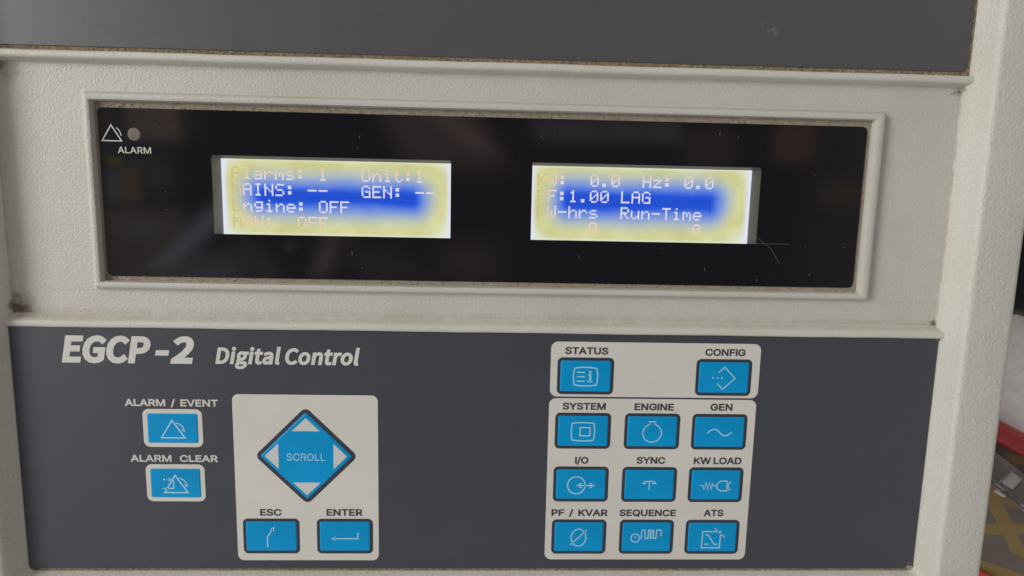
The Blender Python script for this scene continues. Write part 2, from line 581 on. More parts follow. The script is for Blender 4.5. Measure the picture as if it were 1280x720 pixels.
# outlines of the printed lettering: advance width, then closed outlines (capitals 1017 / 513 units high)
GLYPH_CAPS = {
    'A': [959, '33,0 403,1017 552,1017 926,0 790,0 574,605 560,645 545,692 528,744 509,805 488,876 464,957 490,957 466,875 445,803 426,742 409,689 394,644 381,605 170,0', '220,284 220,397 740,397 740,284'],
    'C': [1020, '535,-14 450,-7 372,15 300,50 237,98 183,158 139,230 107,313 87,406 81,508 87,611 107,703 139,786 183,858 237,919 300,967 372,1003 450,1024 535,1031 585,1029 634,1021 680,1009 725,991 766,969 804,942 839,911 869,876 896,837 917,794 934,747 946,696 817,696 807,730 795,761 779,789 760,814 739,837 715,857 688,873 660,887 631,898 599,906 567,910 535,912 474,906 419,891 367,864 321,828 282,783 250,728 226,663 212,590 207,508 212,426 226,353 250,289 283,234 322,189 368,153 419,127 475,111 535,106 567,107 599,112 631,120 660,131 688,144 715,161 739,181 760,203 779,229 795,257 807,288 817,321 946,321 934,271 918,224 896,181 870,142 839,107 805,76 767,49 725,27 681,9 634,-3 586,-11'],
    'D': [1004, '438,0 192,0 192,114 429,114 508,119 576,135 636,161 686,198 726,243 758,298 780,361 794,432 798,511 794,588 780,659 758,721 727,775 688,820 639,856 582,882 516,898 442,903 186,903 186,1017 451,1017 545,1011 630,990 705,957 770,910 824,852 867,782 898,701 917,611 923,511 917,410 898,319 867,237 823,167 768,108 701,61 624,27 536,7', '249,1017 249,0 120,0 120,1017'],
    'E': [837, '120,0 120,1017 745,1017 745,903 249,903 249,572 711,572 711,457 249,457 249,114 750,114 750,0'],
    'F': [820, '120,0 120,1017 738,1017 738,903 249,903 249,557 692,557 692,442 249,442 249,0'],
    'G': [1041, '537,-14 450,-7 371,15 299,50 235,99 182,159 138,231 106,314 87,406 81,508 87,611 106,703 138,786 182,858 235,919 298,967 369,1003 446,1024 530,1031 582,1028 633,1020 681,1007 726,989 768,966 806,939 841,907 872,872 898,833 920,790 937,745 948,697 816,697 804,729 790,759 774,786 756,811 735,834 712,854 687,871 660,886 631,897 599,905 566,910 531,912 472,906 417,891 366,865 321,829 282,783 250,728 226,663 212,590 207,508 212,426 226,354 250,290 283,235 322,189 368,153 420,127 477,111 537,106 593,110 643,122 689,142 730,170 764,205 792,247 813,294 825,347 830,405 869,398 565,398 565,511 956,511 956,400 950,320 932,247 902,182 861,124 812,76 753,38 687,9 615,-8'],
    'K': [933, '209,291 209,432 232,463 255,493 278,522 301,551 325,579 349,607 373,634 398,661 423,688 727,1017 897,1017 462,552 455,552', '120,0 120,1017 249,1017 249,668 248,450 249,386 249,0', '744,0 376,518 456,619 897,0'],
    'L': [786, '120,0 120,1017 249,1017 249,114 722,114 722,0'],
    'M': [1256, '120,0 120,1017 303,1017 554,374 561,358 567,339 575,318 582,295 590,271 598,245 607,219 615,193 623,168 630,143 637,119 643,98 615,98 621,119 628,141 636,165 644,191 652,216 660,242 668,268 676,293 684,316 692,338 698,357 705,374 953,1017 1136,1017 1136,0 1009,0 1009,582 1009,604 1009,628 1009,654 1009,681 1010,709 1010,737 1011,767 1012,796 1012,826 1013,856 1014,885 1014,914 1026,914 1016,883 1006,851 995,819 985,787 974,756 964,726 954,697 944,669 935,644 926,620 918,600 912,582 684,0 572,0 341,582 334,599 326,619 318,642 309,667 300,694 290,722 280,752 269,783 258,815 247,848 236,881 224,914 238,914 238,888 239,861 240,832 241,803 241,773 242,743 242,714 243,685 243,657 243,630 244,605 244,582 244,0'],
    'N': [1047, '120,0 120,1017 272,1017 686,365 698,347 711,326 726,301 741,274 758,245 775,213 793,180 810,146 828,110 810,107 806,144 803,181 801,216 800,251 799,284 798,314 798,343 798,368 798,390 798,1017 927,1017 927,0 774,0 404,580 388,606 372,633 355,661 337,691 317,725 296,762 272,804 245,851 215,904 238,907 241,858 243,812 244,767 246,727 247,689 249,656 249,627 250,602 250,582 250,0'],
    'O': [1067, '534,-14 450,-7 372,15 301,50 238,98 184,158 140,230 107,313 87,406 81,508 87,611 107,703 140,786 184,858 238,919 301,967 372,1003 450,1024 534,1031 618,1024 696,1003 767,967 830,919 884,858 928,786 960,703 980,611 986,508 980,406 960,313 928,230 884,158 830,98 767,50 696,15 618,-7', '534,106 593,111 648,126 699,152 745,188 784,233 817,288 841,353 856,426 860,508 856,591 841,665 817,729 784,784 745,830 699,865 648,891 593,906 534,912 475,906 420,891 368,865 322,829 283,784 251,729 226,664 212,590 207,508 212,426 226,353 251,288 283,233 322,188 368,152 420,126 475,111'],
    'P': [889, '120,0 120,1017 470,1017 544,1013 609,998 665,975 712,943 750,904 779,859 801,809 813,754 817,695 813,637 801,582 779,531 750,485 712,447 665,414 609,391 544,376 470,371 219,371 219,485 465,485 515,488 558,497 594,512 624,533 648,558 666,587 679,620 686,656 689,695 686,734 679,770 666,803 648,832 624,857 594,877 557,892 514,901 464,904 249,904 249,0'],
    'Q': [1067, '490,318 625,318 739,169 767,130 937,-96 802,-96 691,53 662,91', '534,-14 450,-7 372,15 301,50 238,98 184,158 140,230 107,313 87,406 81,508 87,611 107,703 140,786 184,858 238,919 301,967 372,1003 450,1024 534,1031 618,1024 696,1003 767,967 830,919 884,858 928,786 960,703 980,611 986,508 980,406 960,313 928,230 884,158 830,98 767,50 696,15 618,-7', '534,106 593,111 648,126 699,152 745,188 784,233 817,288 841,353 856,426 860,508 856,591 841,665 817,729 784,784 745,830 699,865 648,891 593,906 534,912 475,906 420,891 368,865 322,829 283,784 251,729 226,664 212,590 207,508 212,426 226,353 251,288 283,233 322,188 368,152 420,126 475,111'],
    'R': [898, '120,0 120,1017 472,1017 546,1013 610,1000 666,977 713,947 751,910 781,866 802,817 814,763 819,704 814,645 802,592 781,543 751,500 713,464 666,434 610,413 545,400 472,395 193,395 193,510 467,510 517,513 559,521 595,534 625,552 649,574 667,601 680,632 688,666 690,704 688,743 680,778 667,809 649,837 625,860 595,879 559,893 516,901 466,904 249,904 249,0', '706,0 460,458 606,458 856,0'],
    'S': [893, '447,-18 377,-14 313,-2 255,18 205,46 162,80 128,120 102,166 85,217 76,273 209,273 215,236 228,204 247,175 271,152 300,132 333,117 369,107 407,100 447,98 492,101 534,108 572,121 606,137 635,158 659,184 677,212 687,244 691,279 688,309 679,335 664,358 644,377 620,394 592,409 560,422 526,434 490,445 367,479 290,505 225,538 172,578 134,626 111,681 104,745 109,800 124,850 150,896 184,935 226,969 275,996 330,1015 390,1027 454,1031 519,1027 578,1015 632,995 680,968 721,936 754,897 779,854 795,807 802,756 675,756 663,803 640,843 604,875 560,898 508,912 450,917 408,915 370,907 335,896 304,879 278,860 257,836 242,810 233,782 230,751 234,719 244,691 262,667 285,647 310,630 339,616 368,605 397,595 425,587 529,559 559,550 590,539 623,527 656,513 687,495 717,475 745,452 769,425 789,395 804,361 814,321 817,277 812,224 797,173 773,127 740,86 697,50 647,21 588,0 521,-13'],
    'T': [897, '64,903 64,1017 834,1017 834,903 513,903 513,0 385,0 385,903'],
    'U': [1034, '518,-16 441,-11 371,5 308,31 253,66 207,109 169,160 142,217 126,279 120,346 120,1017 249,1017 249,356 252,309 263,266 281,226 306,191 337,160 374,136 417,118 465,107 518,103 571,107 619,118 661,136 698,160 729,191 753,226 771,266 782,309 785,356 785,1017 914,1017 914,346 909,279 892,217 865,160 828,109 782,66 727,31 664,5 594,-11'],
    'V': [959, '408,0 33,1017 169,1017 384,412 398,374 413,329 431,275 450,213 472,142 496,61 469,61 493,143 515,215 534,276 551,329 566,375 579,412 789,1017 926,1017 556,0'],
    'W': [1372, '310,0 33,1017 165,1017 326,392 335,359 343,325 351,291 359,257 366,222 374,187 381,152 387,116 394,79 378,79 385,116 392,152 399,187 407,222 415,257 423,291 431,325 439,359 448,392 612,1017 759,1017 923,392 932,359 941,325 949,291 957,257 965,222 972,187 980,152 987,116 994,79 976,79 983,116 990,152 998,187 1005,222 1013,257 1021,291 1029,325 1037,359 1045,392 1207,1017 1339,1017 1060,0 911,0 735,646 724,689 713,735 703,783 692,834 682,890 672,950 699,950 689,893 679,839 670,789 660,742 648,694 636,646 461,0'],
    'Y': [944, '407,0 407,417 33,1017 182,1017 384,689 406,653 426,618 445,584 462,548 481,507 499,461 447,461 466,508 484,550 502,586 521,620 540,654 561,689 762,1017 910,1017 536,417 536,0'],
    '/': [498, '470,1065 142,-153 29,-153 356,1065'],
    'I': [310, '90,0 220,0 220,1018 90,1018'],
}
GLYPH_TITLE = {
    'E': [412, '71,0 374,0 374,55 135,55 135,242 330,242 330,298 135,298 135,459 366,459 366,513 71,513'],
    'G': [482, '272,-9 321,-5 365,8 402,27 431,50 431,266 262,266 262,212 371,212 371,78 353,65 331,56 306,50 279,48 206,62 152,104 118,171 107,258 119,345 154,410 208,451 278,466 313,462 343,452 368,436 389,417 424,459 398,482 366,502 325,517 276,522 182,504 107,452 58,368 41,256 58,145 106,61 179,9'],
    'C': [447, '264,-9 311,-4 353,10 389,33 422,64 386,106 360,81 332,63 301,52 267,48 200,62 150,104 118,171 107,258 119,345 152,410 203,451 269,466 300,462 328,452 352,437 374,417 409,459 383,483 351,503 312,517 268,522 178,504 106,452 58,368 41,256 57,145 104,61 175,9'],
    'P': [443, '71,0 135,0 135,204 220,204 297,214 357,243 395,292 409,363 395,434 356,480 296,506 217,513 71,513', '135,257 135,461 209,461 268,456 310,440 336,410 345,363 336,315 312,282 270,263 211,257'],
    '-': [243, '32,172 211,172 211,221 32,221'],
    '2': [389, '31,0 354,0 354,55 211,55 191,55 170,54 148,52 127,50 210,134 273,215 315,294 329,372 319,434 289,481 241,512 179,522 134,517 95,502 60,478 28,447 65,411 88,435 113,454 141,466 172,471 213,463 243,442 260,410 266,369 252,300 209,223 136,137 31,38'],
    'D': [482, '71,0 202,0 304,18 379,68 425,149 440,258 425,367 379,447 303,497 199,513 71,513', '135,53 135,461 193,461 273,447 329,408 363,345 374,258 363,172 329,107 273,67 193,53'],
    'i': [193, '64,0 129,0 129,380 64,380', '97,459 114,462 127,470 136,484 139,501 136,518 127,531 114,540 97,543 79,540 66,531 58,518 55,501 58,484 66,470 79,462'],
    'g': [395, '193,-175 272,-164 333,-136 372,-94 385,-43 377,-3 352,25 310,42 253,47 178,47 146,50 125,59 115,72 111,88 113,103 118,114 126,125 136,134 149,128 163,124 178,121 192,120 247,130 291,156 320,198 331,253 329,276 323,298 313,316 300,331 378,331 378,380 246,380 235,384 222,387 208,389 192,390 137,381 92,353 61,311 50,254 54,222 65,193 81,170 99,152 99,149 84,137 71,120 61,101 57,78 60,58 67,40 78,27 92,16 92,13 68,-5 50,-26 39,-49 36,-74 47,-117 79,-149 129,-168', '192,164 161,170 135,188 118,217 111,254 118,292 135,320 161,337 192,343 224,337 250,320 267,292 273,254 267,217 249,188 223,170', '202,-131 155,-126 121,-113 99,-92 92,-64 94,-48 101,-31 113,-15 130,0 143,-3 156,-4 168,-5 179,-6 245,-6 278,-8 303,-16 317,-31 322,-54 314,-83 289,-107 252,-124'],
    't': [264, '183,-9 202,-8 220,-5 237,0 254,5 242,53 231,49 220,46 209,44 198,43 170,48 152,62 142,85 139,116 139,328 243,328 243,380 139,380 139,487 86,487 79,380 19,377 19,328 76,328 76,118 81,66 99,26 133,0'],
    'a': [394, '152,-9 186,-5 219,7 250,24 278,46 280,46 286,0 338,0 338,234 331,298 307,347 266,379 207,390 162,385 122,374 87,358 57,340 82,296 106,311 134,324 164,333 196,337 235,329 259,307 271,277 275,241 170,223 97,194 55,153 41,99 50,53 73,19 108,-2', '170,43 144,46 122,57 108,75 103,103 112,136 141,163 194,184 275,198 275,92 248,71 222,55 197,46'],
    'l': [199, '132,-9 144,-9 153,-7 162,-6 169,-4 160,46 155,45 152,44 149,44 146,44 139,46 134,50 130,59 129,71 129,557 64,557 64,76 68,40 80,13 101,-3'],
    'o': [424, '212,-9 279,4 335,43 374,106 388,190 374,275 335,337 279,377 212,390 145,377 89,337 51,275 36,190 51,106 89,43 145,4', '212,44 167,55 133,84 110,130 102,190 110,250 133,296 167,326 212,336 257,326 292,296 315,250 323,190 315,130 292,84 257,55'],
    'n': [427, '64,0 129,0 129,276 155,301 180,319 205,330 232,334 265,328 287,310 300,278 305,232 305,0 368,0 368,241 361,305 340,352 304,380 252,390 215,385 182,371 152,350 125,325 123,325 117,380 64,380'],
    'r': [272, '64,0 129,0 129,244 150,285 174,313 199,328 224,333 235,332 244,331 252,329 261,326 273,382 264,386 255,388 244,390 232,390 202,384 173,369 147,344 125,311 123,311 117,380 64,380'],
}


def inside(p, poly):
    r = False
    j = len(poly) - 1
    for i in range(len(poly)):
        (xi, yi), (xj, yj) = poly[i], poly[j]
        if (yi > p[1]) != (yj > p[1]) and p[0] < (xj - xi) * (p[1] - yi) / (yj - yi) + xi:
            r = not r
        j = i
    return r


def text(name, s, x0, x1, y, cap, z, material, parent, w=0.06, shear=0.0, glyphs=GLYPH_CAPS, unit_cap=1017.0, space=290, track=0, label=None):
    """printed lettering fitted to x0..x1, baseline on y, capitals cap mm high, strokes thickened by w mm"""
    letters, pen_x = [], 0.0
    for ch in s:
        if ch == ' ':
            pen_x += space
            continue
        d = glyphs[ch]
        lp = [[tuple(float(q) for q in p.split(',')) for p in l.split()] for l in d[1:]]
        letters.append([[(px + pen_x + shear * py, py) for px, py in l] for l in lp])
        pen_x += d[0] + track
    xs = [p[0] for L in letters for l in L for p in l]
    sx = (x1 - x0 - w) / (max(xs) - min(xs))
    sy = (cap - w) / unit_cap
    bm = bmesh.new()
    ik = Ink()
    zz = z
    for L in letters:
        L = [[(x0 + w / 2 + (px - min(xs)) * sx, y + w / 2 + py * sy) for px, py in l] for l in L]
        outer = [l for l in L if not any(o is not l and all(inside(p, o) for p in l) for o in L)]
        for k, o_ in enumerate(outer):
            holes = [l for l in L if l not in outer and inside(l[0], o_)]
            ed = []
            for l in [o_] + holes:
                vs = [bm.verts.new((px, py, zz + k * 0.004)) for px, py in l]
                ed += [bm.edges.new((vs[i], vs[(i + 1) % len(vs)])) for i in range(len(vs))]
            bmesh.ops.triangle_fill(bm, edges=ed, use_beauty=True, use_dissolve=False)
        if w > 0:
            for l in L:
                ik.stroke(l, w, True)
    bm.verts.index_update()
    v = [tuple(q.co) for q in bm.verts]
    f = [tuple(q.index for q in fc.verts) for fc in bm.faces]
    bm.free()
    b = len(v)
    # the thickening lies a few microns higher, so no two faces share a plane
    v += [(px, py, z + 0.010 + 0.002 * (i % 7)) for i, (px, py, _) in enumerate(ik.v)]
    f += [tuple(i + b for i in q) for q in ik.f]
    return flat_up(link(name, v, f, material, parent, label=label))


def flakes(v, f, x, y, z, s):
    """one grain of grit: a squashed irregular tetra-like lump"""
    b = len(v)
    a0 = random.uniform(0, 6.28)
    k = random.randint(4, 6)
    for i in range(k):
        a = a0 + 6.283 * i / k
        r = s * random.uniform(0.6, 1.2)
        v.append((x + r * math.cos(a), y + r * math.sin(a), z))
    for i in range(k):
        a = a0 + 6.283 * i / k + 0.2
        r = s * random.uniform(0.25, 0.7)
        v.append((x + r * math.cos(a), y + r * math.sin(a), z + s * random.uniform(0.5, 1.0)))
    for i in range(k):
        j = (i + 1) % k
        f.append((b + i, b + j, b + k + j, b + k + i))
    f.append(tuple(range(b + k, b + 2 * k)))


# ------------------------------------------------------------------ setting: the table top with its printed cover
def table_mat():
    mt, t, p = mat('patterned_cover')
    co = mmco(t)
    s = N(t, 'ShaderNodeSeparateXYZ')
    t.links.new(co, s.inputs[0])
    x, y = s.outputs[0], s.outputs[1]
    wob = mth(t, 'MULTIPLY', mth(t, 'SUBTRACT', noise(t, co, 0.5, 3), 0.5), 0.5)

    def bands(ang, ofs, period, half):
        a = math.radians(ang)
        u = mth(t, 'ADD', mth(t, 'MULTIPLY', x, -math.sin(a)), mth(t, 'MULTIPLY', y, math.cos(a)))
        u = mth(t, 'ADD', mth(t, 'SUBTRACT', u, ofs), wob)
        u = mth(t, 'DIVIDE', u, period)
        fr = mth(t, 'ABSOLUTE', mth(t, 'SUBTRACT', u, mth(t, 'ROUND', u)))
        return smooth(t, mth(t, 'MULTIPLY', fr, period), half + 0.25, half - 0.25)

    a = math.radians(-59)
    o2 = -math.sin(a) * 214.5 + math.cos(a) * -95.0
    a3 = math.radians(-20)
    o3 = -math.sin(a3) * 213 + math.cos(a3) * -107.5
    f = mth(t, 'MAXIMUM', bands(0, -94.9, 30, 2.3), bands(-59, o2, 32, 2.7))
    f2 = bands(-20, o3, 30.0, 3.4)
    f = mth(t, 'MULTIPLY', f, mth(t, 'SUBTRACT', 1.0, f2))
    f = mth(t, 'MAXIMUM', f, bands(-20, o3 - 6.0, 30.0, 2.4))
    base = mixc(t, noise(t, co, 0.6, 5, 0.7), (0.13, 0.098, 0.085, 1), (0.23, 0.18, 0.155, 1))
    must = mixc(t, noise(t, co, 0.8, 4, 0.7), (0.25, 0.165, 0.052, 1), (0.36, 0.245, 0.085, 1))
    c = mixc(t, f, base, must)
    t.links.new(c, p.inputs['Base Color'])
    p.inputs['Roughness'].default_value = 0.6
    bump(t, p, noise(t, co, 1.2, 4), 0.3, 0.0003)
    return mt


tv, tf = loft([at_z(rrect(-450, 520, -420, 480, 6, 3), -18), at_z(rrect(-450, 520, -420, 480, 6, 3), -0.6),
               at_z(rrect(-449.4, 519.4, -419.4, 479.4, 6, 3), 0)])
tab = link('tabletop', tv, tf, table_mat())
tab['kind'] = 'structure'

# ------------------------------------------------------------------ the control unit
unit = bpy.data.objects.new('control_unit', None)
COL.objects.link(unit)
unit.empty_display_size = 0.05
unit['label'] = 'beige wall-box generator controller with grey keypad, blue keys and two lit screens'
unit['category'] = 'control unit'

# base rectangle of the face recess
BX0, BX1, BY0, BY1 = -124.4, 124.4, -68.1, 131.0


def frame_ring(off, z, r):
    return at_z(rrect(BX0 - off, BX1 + off, BY0 - off, BY1 + off, max(0.05, r), 5), z + H)


prof = [(-0.35, -3.4), (0.0, -2.0), (0.55, -0.2), (1.15, 0.8), (1.75, 1.9), (2.3, 3.1), (2.75, 4.2), (3.05, 5.0), (3.45, 5.6), (4.0, 5.92), (4.7, 6.0),
        (9, 6.02), (14.4, 6.0), (15.3, 5.85), (15.9, 5.45), (16.25, 4.8), (16.45, 3.6), (17.0, -H + 2.0), (16.4, -H + 0.02)]
rings = [frame_ring(o_, z_, 2.2 + o_ * 0.15 if o_ < 8 else 4.0) for o_, z_ in prof]
v, f = loft(rings, cap_first=False, cap_last=True)
housing = link('housing', v, f, M_case, unit, smooth_angle=35)

# --- crossbars
def crossbar(prof2, x0, x1, nm='crossbar'):
    nseg = 40
    rg = []
    for i in range(nseg + 1):
        x = x0 + (x1 - x0) * i / nseg
        wv = 0.05 * math.sin(x * 0.13) + 0.03 * math.sin(x * 0.41 + 1)
        rg.append([(x, y + wv, z + H + wv * 0.4) for y, z in prof2])
    v, f = loft(rg)
    return link(nm, v, f, M_bar, unit, smooth_angle=50)


crossbar([(67.2, -2.6), (67.75, -1.9), (68.1, -0.6), (68.3, 0.35), (68.6, 0.75), (69.0, 0.85), (69.7, 0.85), (70.1, 0.7), (70.25, 0.3), (70.3, -2.6)], -126.2, 126.2)
crossbar([(0.35, -2.6), (0.38, 0.35), (0.55, 0.72), (0.9, 0.85), (1.7, 0.85), (2.1, 0.65), (2.5, 0.0), (3.0, -1.2), (3.5, -1.85), (4.2, -2.6)], -126.2, 126.2)

# --- display bezel: recessed band with a raised rim round the window
def rr(x0, x1, y0, y1, r, z):
    return at_z(rrect(x0, x1, y0, y1, r, 5), z + H)


brings = [rr(-125, 125, 2.0, 69.0, 0.05, -2.3), rr(-124.9, 124.9, 2.1, 68.9, 0.05, -2.0), rr(-124.7, 124.7, 2.3, 68.7, 0.05, -2.0),
          rr(-103.5, 105.0, 9.4, 61.7, 0.9, -2.0), rr(-103.3, 104.8, 9.6, 61.5, 0.9, -2.0),
          rr(-103.1, 104.6, 9.8, 61.3, 0.8, -2.0), rr(-102.6, 104.1, 10.3, 60.8, 0.6, -1.75), rr(-102.2, 103.7, 10.7, 60.4, 0.5, -0.7),
          rr(-101.95, 103.45, 10.95, 60.15, 0.4, 0.05), rr(-101.6, 103.0, 11.3, 59.8, 0.4, 0.32),
          rr(-100.9, 101.9, 12.0, 59.2, 0.3, 0.35), rr(-100.45, 101.3, 12.4, 58.7, 0.3, 0.15), rr(-100.3, 101.1, 12.6, 58.5, 0.3, -0.5),
          rr(-100.25, 101.0, 12.65, 58.45, 0.3, -1.9)]
v, f = loft(brings, cap_first=False, cap_last=False)
nb = len(brings[0])
v2, f2 = loft([brings[-1], rr(-97.5, 98, 16, 55, 0.3, -1.9)], False, False)
off = len(v)
midx = [0] * len(f) + [1] * len(f2)
f = f + [tuple(i + off for i in q) for q in f2]
v = v + v2
bezel = link('display_bezel', v, f, None, unit, smooth_angle=40, mats=[M_bezel, M_pocket], midx=midx)

# --- black display window with two openings
WX0, WX1, WY0, WY1 = -99.35, 99.85, 13.85, 56.85
OPEN = [(-71.35, -9.9), (11.4, 72.2)]
OY0, OY1 = 25.35, 45.6
ZW = -1.55


def window():
    v, f = [], []
    xs = [WX0, OPEN[0][0], OPEN[0][1], OPEN[1][0], OPEN[1][1], WX1]
    ys = [WY0, OY0, OY1, WY1]
    out = rrect(WX0, WX1, WY0, WY1, 1.4, 6)
    bm = bmesh.new()
    geom = []

    def loop(pts, z):
        vs = [bm.verts.new((x, y, z)) for x, y in pts]
        es = [bm.edges.new((vs[i], vs[(i + 1) % len(vs)])) for i in range(len(vs))]
        return vs, es
    eds = []
    loops = []
    for pts in [out] + [[(a, OY0), (b, OY0), (b, OY1), (a, OY1)] for a, b in OPEN]:
        vs, es = loop(pts, ZW + H)
        loops.append(vs)
        eds += es
    bmesh.ops.triangle_fill(bm, edges=eds, use_beauty=True, use_dissolve=False)
    for vs in loops:
        lo_ = [bm.verts.new((q.co.x, q.co.y, ZW - 0.45 + H)) for q in vs]
        for i in range(len(vs)):
            j = (i + 1) % len(vs)
            bm.faces.new((vs[i], vs[j], lo_[j], lo_[i]))
    bm.verts.index_update()
    v = [tuple(q.co) for q in bm.verts]
    f = [tuple(q.index for q in fc.verts) for fc in bm.faces]
    bm.free()
    return link('display_window', v, f, M_win, unit)


win = window()

# --- the two character screens
FONT = {
    'A': '01110 10001 10001 11111 10001 10001 10001', 'l': '01100 00100 00100 00100 00100 00100 01110',
    'a': '00000 00000 01110 00001 01111 10001 01111', 'r': '00000 00000 10110 11001 10000 10000 10000',
    'm': '00000 00000 11010 10101 10101 10001 10001', 's': '00000 00000 01110 10000 01110 00001 11110',
    ':': '00000 01100 01100 00000 01100 01100 00000', '1': '00100 01100 00100 00100 00100 00100 01110',
    'U': '10001 10001 10001 10001 10001 10001 01110', 'n': '00000 00000 10110 11001 10001 10001 10001',
    'i': '00100 00000 01100 00100 00100 00100 01110', 't': '01000 01000 11100 01000 01000 01001 00110',
    'M': '10001 11011 10101 10101 10001 10001 10001', 'I': '01110 00100 00100 00100 00100 00100 01110',
    'N': '10001 10001 11001 10101 10011 10001 10001', 'S': '01111 10000 10000 01110 00001 00001 11110',
    '-': '00000 00000 00000 11111 00000 00000 00000', 'G': '01110 10001 10000 10111 10001 10001 01111',
    'E': '11111 10000 10000 11110 10000 10000 11111', 'g': '00000 01111 10001 10001 01111 00001 01110',
    'e': '00000 00000 01110 10001 11111 10000 01110', 'O': '01110 10001 10001 10001 10001 10001 01110',
    'F': '11111 10000 10000 11110 10000 10000 10000', 'K': '10001 10010 10100 11000 10100 10010 10001',
    'W': '10001 10001 10001 10101 10101 10101 01010', '0': '01110 10001 10011 10101 11001 10001 01110',
    '.': '00000 00000 00000 00000 00000 01100 01100', 'H': '10001 10001 10001 11111 10001 10001 10001',
    'z': '00000 00000 11111 00010 00100 01000 11111', 'P': '11110 10001 10001 11110 10000 10000 10000',
    'L': '10000 10000 10000 10000 10000 10000 11111', 'h': '10000 10000 10110 11001 10001 10001 10001',
    'R': '11110 10001 10001 11110 10100 10010 10001', 'u': '00000 00000 10001 10001 10001 10011 01101',
    'T': '11111 00100 00100 00100 00100 00100 00100',
}
ZL = -8.0


def screen(xa, xb, lines, xc0, core, seed, lab):
    cx, cy = (xa + xb) / 2, 34.9
    ccx, ccy, blen, bhalf = core
    sm = lcd_mat('lcd_backlight', ccx, ccy, blen, bhalf, seed, (cx, (xb - xa) / 2), (35.0, 10.2))
    tm = lcd_text_mat('lcd_dots', ccx, ccy, blen, bhalf, seed, xc0)
    v, f = loft([at_z([(xa - 3, 22), (xb + 3, 22), (xb + 3, 49), (xa - 3, 49)], ZL + H - 2.5),
                 at_z([(xa - 3, 22), (xb + 3, 22), (xb + 3, 49), (xa - 3, 49)], ZL + H)])
    sc = link('lcd_screen', v, f, sm, unit, label=lab)
    # frame walls round the glass
    i_ = [(xa, 24.9), (xb, 24.9), (xb, 45.0), (xa, 45.0)]
    o_ = [(xa - 1.6, 23.3), (xb + 1.6, 23.3), (xb + 1.6, 47.2), (xa - 1.6, 47.2)]
    t_ = [(xa, 24.9), (xb, 24.9), (xb, 45.7), (xa, 45.7)]
    v, f = loft([at_z(o_, ZL + 0.05 + H), at_z(o_, ZW - 0.5 + H), at_z(t_, ZW - 0.5 + H), at_z(i_, ZL + 0.05 + H)], False, False)
    link('screen_frame', v, f, M_frame, sc)
    px = 0.478
    py = 0.472
    v, f = [], []
    for r, ln in enumerate(lines):
        top = 42.95 - 4.33 * r
        for c, ch in enumerate(ln):
            if ch == ' ':
                continue
            for j, row in enumerate(FONT[ch].split()):
                for i, bit in enumerate(row):
                    if bit == '1':
                        x = xc0 + 2.88 * c + (i - 2) * px
                        y = top - j * py
                        b = len(v)
                        w, h_ = px * 0.46, py * 0.46
                        v += [(x - w, y - 2 * h_, ZL + 0.04 + H), (x + w, y - 2 * h_, ZL + 0.04 + H), (x + w, y, ZL + 0.04 + H), (x - w, y, ZL + 0.04 + H)]
                        f.append((b, b + 1, b + 2, b + 3))
    flat_up(link('screen_text', v, f, tm, sc))
    return sc


screen(OPEN[0][0], OPEN[0][1], ['Alarms: 1   Unit:1', 'MAINS: --   GEN: --', 'Engine: OFF', 'MAN:  OFF'], -67.6,
       (-40.8, 35.3, 20.0, 0.4), 1, 'left lit screen reading Alarms 1, Unit 1, Engine OFF')
screen(OPEN[1][0], OPEN[1][1], ['KW:  0.0  Hz: 0.0', 'PF:1.00 LAG', 'KW-hrs  Run-Time', '     0         0'], 14.5,
       (41.5, 35.8, 19.4, 0.9), 2, 'right lit screen reading KW 0.0, Hz 0.0, PF 1.00 LAG')

# --- clear pane over the openings
def pane_mat():
    mt = bpy.data.materials.new('clear_pane')
    mt.use_nodes = True
    t = mt.node_tree
    t.nodes.clear()
    o_ = N(t, 'ShaderNodeOutputMaterial')
    tr = N(t, 'ShaderNodeBsdfTransparent')
    tr.inputs[0].default_value = (0.97, 0.97, 0.97, 1)
    gl = N(t, 'ShaderNodeBsdfGlossy')
    gl.inputs['Roughness'].default_value = 0.04
    fr = N(t, 'ShaderNodeFresnel')
    fr.inputs[0].default_value = 1.49
    mx = N(t, 'ShaderNodeMixShader')
    t.links.new(fr.outputs[0], mx.inputs[0])
    t.links.new(tr.outputs[0], mx.inputs[1])
    t.links.new(gl.outputs[0], mx.inputs[2])
    t.links.new(mx.outputs[0], o_.inputs[0])
    return mt


M_pane = pane_mat()
for a, b in OPEN:
    v = at_z([(a - 0.3, OY0 - 0.3), (b + 0.3, OY0 - 0.3), (b + 0.3, OY1 + 0.3), (a - 0.3, OY1 + 0.3)], ZW - 0.12 + H)
    flat_up(link('clear_pane', v, [(0, 1, 2, 3)], M_pane, win))

# --- alarm lamp, symbol and word on the window
ZP = ZW + H + 0.03
v, f = [], []
rg = []
for r, z in ((1.62, 0.0), (1.55, 0.05), (1.2, 0.09), (0.7, 0.12), (0.25, 0.13)):
    rg.append([(-90.5 + r * math.cos(2 * math.pi * i / 24), 50.35 + r * math.sin(2 * math.pi * i / 24), ZP + z) for i in range(24)])
v, f = loft(rg, False, True)
link('alarm_lamp', v, f, M_lamp, win, smooth_angle=60)
ink = Ink()
ink.stroke([(-96.15, 52.55), (-98.55, 48.6), (-93.7, 48.6)], 0.27, True)
ink.arc(-95.9, 49.7, 2.15, 2.5, 62, 4, 0.22)
ink.build('alarm_symbol', M_letter, win, (0, 0, ZP))
text('lettering', 'ALARM', -94.8, -86.45, 45.55, 1.62, ZP, M_letter, win, 0.07, label='white word ALARM')

# ------------------------------------------------------------------ membranes
lower = slab('control_panel', rrect(-124.85, 124.45, -67.75, 0.38, 0.6, 4), H - 1.2, H, M_dark, unit)
upper = slab('upper_panel', rrect(-124.2, 123.8, 71.35, 130.3, 1.6, 6), H - 1.2, H, M_dark_up, unit)
